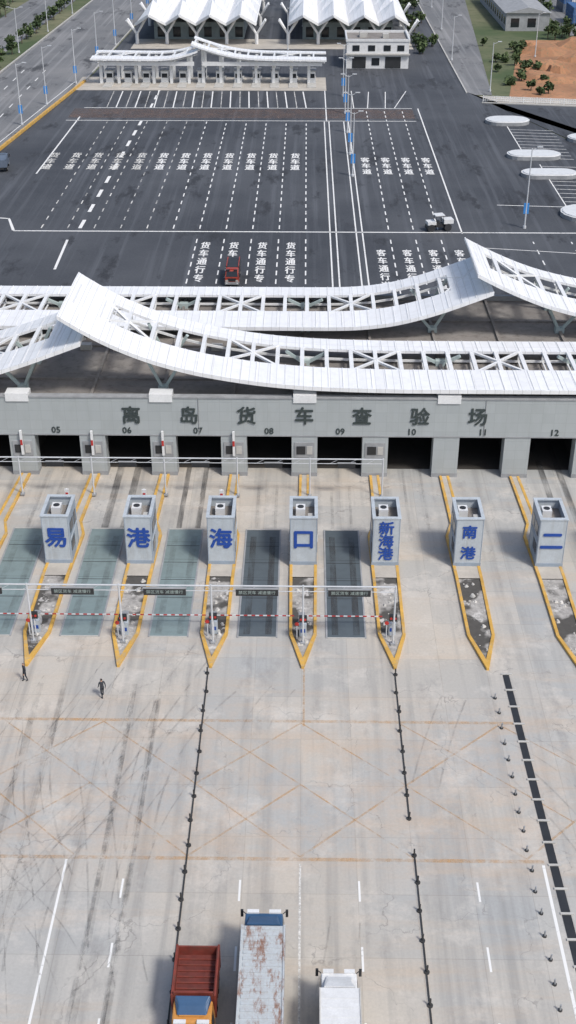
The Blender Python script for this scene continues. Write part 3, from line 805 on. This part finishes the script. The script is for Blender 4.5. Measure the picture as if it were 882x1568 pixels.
def cab(e, y0, y1, w, z0, z1, mat, visor='whiteV', deflector=None, mirror=True):
    b = MB(); h = w/2; zb = z0+(z1-z0)*0.48
    b.hexa([(-h,y0,z0),(h,y0,z0),(h,y1,z0),(-h,y1,z0),(-h,y0,zb),(h,y0,zb),(h,y1,zb),(-h,y1,zb)], mat)
    i = 0.1
    b.hexa([(-h,y0,zb+.003),(h,y0,zb+.003),(h,y1-.02,zb+.003),(-h,y1-.02,zb+.003),(-h+i,y0,z1),(h-i,y0,z1),(h-i,y1-.45,z1),(-h+i,y1-.45,z1)], mat)
    b.box(-h*0.6,h*0.6,y0+0.3,y1-0.7,z1,z1+0.09,mat)
    b.obj('cab', e, bevel=0.07)
    b = MB()
    f0 = zb+0.1; f1 = z1-0.15
    yy = lambda z: y1-.02-0.43*(z-zb)/(z1-zb)+0.03
    b.quad([(-h+.18,yy(f0),f0),(h-.18,yy(f0),f0),(h-.25,yy(f1),f1),(-h+.25,yy(f1),f1)], 'glass')
    for s in (-1,1):
        xx = lambda z: s*(h+0.02-i*(z-zb)/(z1-zb))
        b.quad([(xx(f0),y0+.5,f0),(xx(f0),y1-.3,f0),(xx(f1),y1-.65,f1),(xx(f1),y0+.5,f1)], 'glass')
        b.box(s*h*0.72-0.2,s*h*0.72+0.2,y1,y1+.04,z0+.25,z0+.5,'kerb')
        if mirror:
            b.beam((s*(h-.1),y1-.2,z1-.35),(s*(h+.15),y1+.05,z1-.35),0.04,0.04,'dark'); b.box(s*(h+.14)-.08,s*(h+.14)+.08,y1,y1+.1,z1-.85,z1-.3,'dark')
    b.box(-h*0.6,h*0.6,y1,y1+.03,z0+.3,z0+.75,'dark'); b.box(-h,h,y1,y1+.1,z0-.15,z0+.2,'tarp')
    b.box(-h+.2,-.3,y1-.5,y1-.25,z1-.03,z1+.1,visor); b.box(.3,h-.2,y1-.5,y1-.25,z1-.03,z1+.1,visor)
    for x in (-.75,.75): b.box(x-.1,x+.1,y1+.1,y1+.12,z0-.05,z0+.12,'whiteV')
    b.obj('cab_details', e)
    if deflector:
        b = MB(); b.hexa([(-h+.15,y0+.05,z1+.095),(h-.15,y0+.05,z1+.095),(h-.35,y1-.75,z1+.095),(-h+.35,y1-.75,z1+.095),(-h+.2,y0+.05,z1+.5),(h-.2,y0+.05,z1+.5),(h-.5,y1-1.2,z1+.3),(-h+.5,y1-1.2,z1+.3)], deflector)
        b.obj('roof_deflector', e, bevel=0.05)

def corrugated(b, x0, x1, y0, y1, z0, z1, side, top, pitch=0.28, open_top=False):
    if not open_top: b.box(x0,x1,y0,y1,z0,z1,side,top)
    y = y0+0.1
    while y < y1-0.1:
        for s, x in ((-1,x0),(1,x1)): b.box(min(x,x+s*.035),max(x,x+s*.035),y,y+pitch*.5,z0+.15,z1-.15,side)
        if not open_top: b.box(x0+.15,x1-.15,y,y+pitch*.5,z1,z1+.05,top)
        y += pitch
    for x in (x0-.05, x1-.05):
        b.box(x,x+.1,y0,y1,z1-.1,z1+.06,side)
        for yy in (y0-.03,y1-.07): b.box(x-.01,x+.11,yy,yy+.1,z0,z1+.07,side)

e = empty('container_truck', (-2.1, 35.4, 0))
b = MB(); corrugated(b,-1.22,1.22,0,12.6,1.35,3.9,'rust','rust',0.42)
for x in (-1.0,-0.35,0.35,1.0): b.tube((x,-0.06,1.45),(x,-0.06,3.8),0.03,'kerb',n=6)
b.obj('container', e)
b = MB(); b.box(-0.45,0.45,0.1,14.0,0.85,1.3,'dark')
for y in (1.2,2.5,3.8,10.4,11.6):
    for x in (-1.0,1.0): wheel(b,x,y,0.5,0.45)
for x in (-1.05,1.05): wheel(b,x,13.5,0.5,0.3)
b.box(-1.2,1.2,0,0.1,0.5,0.75,'red'); b.obj('chassis', e)
cab(e, 12.75, 14.5, 2.4, 0.7, 3.3, 'blueV', 'whiteV', 'blueV')

e = empty('dump_truck', (-5.85, 45.2, 0), math.pi)
b = MB(); x0,x1,y0,y1,z0,z1 = -1.2,1.2,-2.1,1.3,1.2,3.0
b.box(x0,x1,y0,y1,z0,z0+.15,'redbox','redin')
b.box(x0,x0+.1,y0,y1,z0+.15,z1,'redbox'); b.box(x1-.1,x1,y0,y1,z0+.15,z1,'redbox'); b.box(x0+.1,x1-.1,y0,y0+.1,z0+.15,z1,'redbox'); b.box(x0+.1,x1-.1,y1-.1,y1,z0+.15,z1+.25,'redbox')
corrugated(b,x0,x1,y0,y1,z0,z1,'redbox','redbox',0.6,True)
b.box(x0+.1,x1-.1,y0+.1,y1-.1,z0+.15,z0+1.1,'redin')
for y in np.arange(y0+.4,y1-.3,0.4): b.box(x0+.1,x1-.1,float(y),float(y)+.08,z0+1.1,z0+1.18,'redbox')
b.obj('cargo_box', e)
b = MB(); b.box(-.45,.45,y0,3.0,.75,1.15,'dark')
for y in (-1.4,-0.2,2.3):
    for x in (-.98,.98): wheel(b,x,y,.5,.4)
b.obj('chassis', e)
cab(e, 1.42, 3.2, 2.35, .65, 2.75, 'orangeV', 'whiteV', 'blueV')

e = empty('box_truck', (2.25, 36.7, 0))
b = MB(); b.box(-1.12,1.12,0,7.6,1.0,3.3,'whiteV')
for y in np.arange(.3,7.5,.6): b.box(-1.1,1.1,float(y),float(y)+.05,3.3,3.325,'whiteV')
for x in (-1.14,1.08): b.box(x,x+.06,0,7.6,3.25,3.35,'kerb')
b.obj('cargo_box', e, bevel=0.03)
b = MB(); b.box(-.4,.4,0,9,.6,.95,'dark')
for y in (1.5,8.6):
    for x in (-.92,.92): wheel(b,x,y,.45,.35)
b.obj('chassis', e)
cab(e, 7.7, 9.5, 2.2, .55, 2.7, 'whiteV', 'whiteV', 'whiteV')

def small_truck(name, x, y, rz, mat, box):
    e = empty(name, (x,y,0), rz)
    b = MB(); b.box(-1.0,1.0,-3.4,0.6,.9,2.3,box,box); b.box(-.4,.4,-3.4,2.4,.5,.9,'dark')
    for x2 in (-.85,.85): b.box(x2-.06,x2+.06,-3.4,.6,2.3,2.45,mat); wheel(b,x2,-2.3,.42,.3); wheel(b,x2,1.7,.42,.3)
    b.obj('body', e, bevel=.04)
    cab(e,.75,2.5,2.0,.5,2.3,mat,'dark')
small_truck('light_truck', -10.3, 167.5, math.pi, 'redV', 'dark')
small_truck('light_truck', -57, 229, 0.15, 'greyV', 'greyV')

# compact white road roller with canopy
e = empty('road_roller', (21.6,191.8,0), -1.35); b = MB()
b.tube((-.85,1.4,.6),(.85,1.4,.6),.6,'dark',n=20); b.tube((-.85,-1.4,.6),(.85,-1.4,.6),.6,'dark',n=20)
b.box(-.75,.75,.7,2.3,1.15,1.85,'whiteV'); b.box(-.75,.75,-2.0,-.6,1.1,1.6,'whiteV'); b.box(-.55,.55,-.6,.7,.6,1.15,'dark')
b.box(-.3,.3,-.35,.1,1.15,1.6,'dark'); b.beam((0,.65,1.2),(0,.35,1.9),.06,.06,'dark')
for x in (-.65,.65):
    for y in (-.6,.6): b.tube((x,y,1.1),(x,y,2.5),.04,'dark')
b.box(-.8,.8,-.8,.8,2.5,2.6,'whiteV'); b.obj('body', e, bevel=.04)

# ------------------------------------------------------------------ people
def person(name, loc, rotz, stride=0.22, vestm='vest'):
    V = []; E = []; Rd = []
    def add(p, r, par=None):
        V.append(p); Rd.append(r); i = len(V)-1
        if par is not None: E.append((par,i))
        return i
    pel = add((0,0,0.95),(.16,.12))
    wa = add((0,0,1.12),(.145,.105),pel); ch = add((0,0.01,1.32),(.175,.12),wa); up = add((0,0,1.45),(.12,.09),ch)
    nk = add((0,0.01,1.53),(.055,.055),up); hd0 = add((0,0.025,1.60),(.075,.08),nk); hd = add((0,0.025,1.68),(.085,.10),hd0); tp = add((0,0.015,1.75),(.06,.07),hd)
    add((0,0.13,1.655),(.014,.014),hd); add((.095,0.01,1.66),(.012,.02),hd); add((-.095,0.01,1.66),(.012,.02),hd)
    for s in (-1,1):
        f = s*stride
        sh = add((s*.20,0,1.42),(.065,.065),up); el = add((s*.25,-.05-f*.3,1.14),(.045,.045),sh); wr = add((s*.25,.06-f*.7,.90),(.028,.03),el)
        pm = add((s*.25,.085-f*.75,.84),(.02,.038),wr)
        for j,(dy,l) in enumerate(((-.033,.075),(-.011,.088),(.011,.082),(.033,.065))):
            a = add((s*.252,.09-f*.75+dy,.80),(.0085,.0085),pm); c = add((s*.246,.10-f*.75+dy,.80-l*.5),(.008,.008),a); add((s*.238,.105-f*.75+dy,.80-l*.95),(.007,.007),c)
        t = add((s*.235,.135-f*.75,.83),(.01,.01),wr); add((s*.228,.15-f*.75,.79),(.008,.008),t)
        hp = add((s*.09,0,.90),(.095,.1),pel); kn = add((s*.10,f*.5+.03,.50),(.06,.065),hp); an = add((s*.10,f-.03,.10),(.04,.045),kn)
        hl = add((s*.10,f-.04,.045),(.04,.04),an); add((s*.105,f+.15,.035),(.042,.03),hl)
    me = bpy.data.meshes.new(name+'_skel'); me.from_pydata(V,E,[]); o = bpy.data.objects.new(name+'_skel', me); col.objects.link(o)
    md = o.modifiers.new('skin','SKIN'); sv = me.skin_vertices[0].data
    for i, r in enumerate(Rd): sv[i].radius = r
    sv[0].use_root = True
    ss = o.modifiers.new('ss','SUBSURF'); ss.levels = 1; ss.render_levels = 1
    bpy.context.view_layer.update()
    dg = bpy.context.evaluated_depsgraph_get(); m2 = bpy.data.meshes.new_from_object(o.evaluated_get(dg))
    bpy.data.objects.remove(o)
    for k in ('cloth', vestm, 'skin', 'hair', 'tyre'): m2.materials.append(M[k])
    for p in m2.polygons:
        c = p.center; p.use_smooth = True
        if c.z > 1.53: idx = 3 if (c.z > 1.72 or (c.y < 0.0 and c.z > 1.60)) else 2
        elif abs(c.x) > .2 and c.z < .90: idx = 2
        elif c.z < .09: idx = 4
        elif c.z > .93: idx = 1
        else: idx = 0
        p.material_index = idx
    o = bpy.data.objects.new(name, m2); col.objects.link(o); o.location = loc; o.rotation_euler = (0,0,rotz)
person('person', (-15.4, 73.3, 0.0), 0.5, 0.2)
person('person', (-21.8, 75.2, 0.0), 2.2, 0.12)

# ------------------------------------------------------------------ vegetation
def tree_mass(name, spots):
    b = MB()
    for (x,y,h,r) in spots:
        b.tube((x,y,-.1),(x,y,h*.55),.16,'bark',.08,6)
        for q in range(3):
            t = R.uniform(0,6.28); b.tube((x,y,h*.4),(x+r*.6*math.cos(t),y+r*.6*math.sin(t),h*.75),.07,'bark',.03,5)
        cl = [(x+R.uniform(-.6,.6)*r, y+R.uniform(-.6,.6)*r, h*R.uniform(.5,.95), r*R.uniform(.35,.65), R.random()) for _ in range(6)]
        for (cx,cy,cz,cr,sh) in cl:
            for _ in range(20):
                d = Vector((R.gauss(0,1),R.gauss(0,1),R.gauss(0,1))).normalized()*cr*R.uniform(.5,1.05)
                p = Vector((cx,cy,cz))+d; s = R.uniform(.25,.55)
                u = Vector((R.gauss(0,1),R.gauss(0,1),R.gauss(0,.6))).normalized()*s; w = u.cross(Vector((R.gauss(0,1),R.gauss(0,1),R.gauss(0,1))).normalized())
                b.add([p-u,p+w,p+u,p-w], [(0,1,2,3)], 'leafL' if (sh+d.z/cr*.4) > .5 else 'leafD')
    b.obj(name, fix=False)
sp = [(-81+R.uniform(-1.5,1.5), y+R.uniform(-2,2), R.uniform(2.2,4), R.uniform(1.2,2)) for y in np.arange(230,470,7)]
tree_mass('median_tree_row', [tuple(map(float,s)) for s in sp])
tree_mass('roadside_tree_mass', [(R.uniform(-150,-96), R.uniform(280,480), R.uniform(4,8), R.uniform(2,3.5)) for _ in range(110)])
tree_mass('roadside_tree_mass', [(R.uniform(62,140), R.uniform(368,382), R.uniform(3,5), R.uniform(1.5,2.6)) for _ in range(30)]+[(R.uniform(75,79), R.uniform(385,480), R.uniform(3,5), R.uniform(1.5,2.2)) for _ in range(16)]+[(R.uniform(48,60), R.uniform(292,372), R.uniform(1,2.5), R.uniform(1,1.6)) for _ in range(22)])
tree_mass('median_tree_row', [(R.uniform(30,36), R.uniform(345,470), R.uniform(2,4), R.uniform(1.2,2)) for _ in range(25)])

# ------------------------------------------------------------------ light, sky, camera
sun_dir = Vector((0.42, -0.42, 0.80)).normalized()
sl = bpy.data.lights.new('sun', 'SUN'); sl.energy = 2.5; sl.angle = math.radians(9.0); sl.color = (1.0, 0.975, 0.935)
so = bpy.data.objects.new('sun', sl); col.objects.link(so); so.rotation_euler = sun_dir.to_track_quat('Z','Y').to_euler(); so.location = (0,0,100)
w = bpy.data.worlds.new('World'); scene.world = w; w.use_nodes = True
nt = w.node_tree; bg = nt.nodes['Background']; sky = nt.nodes.new('ShaderNodeTexSky'); sky.sky_type = 'NISHITA'; sky.sun_disc = False
sky.sun_elevation = math.asin(sun_dir.z); sky.sun_rotation = math.atan2(sun_dir.x, sun_dir.y); sky.dust_density = 3.0
nt.links.new(sky.outputs[0], bg.inputs[0]); bg.inputs[1].default_value = 0.15

cd = bpy.data.cameras.new('camera'); co = bpy.data.objects.new('camera', cd); col.objects.link(co)
cd.sensor_fit = 'VERTICAL'; cd.sensor_height = 24; cd.sensor_width = 13.5; cd.lens = 24*1850/1568
cd.clip_end = 12000; cd.clip_start = 0.5
co.location = (0,0,60); co.rotation_euler = (math.radians(90-30.53), 0, math.radians(0.8))
scene.camera = co
scene.view_settings.view_transform = 'Standard'; scene.view_settings.look = 'None'; scene.view_settings.exposure = 0
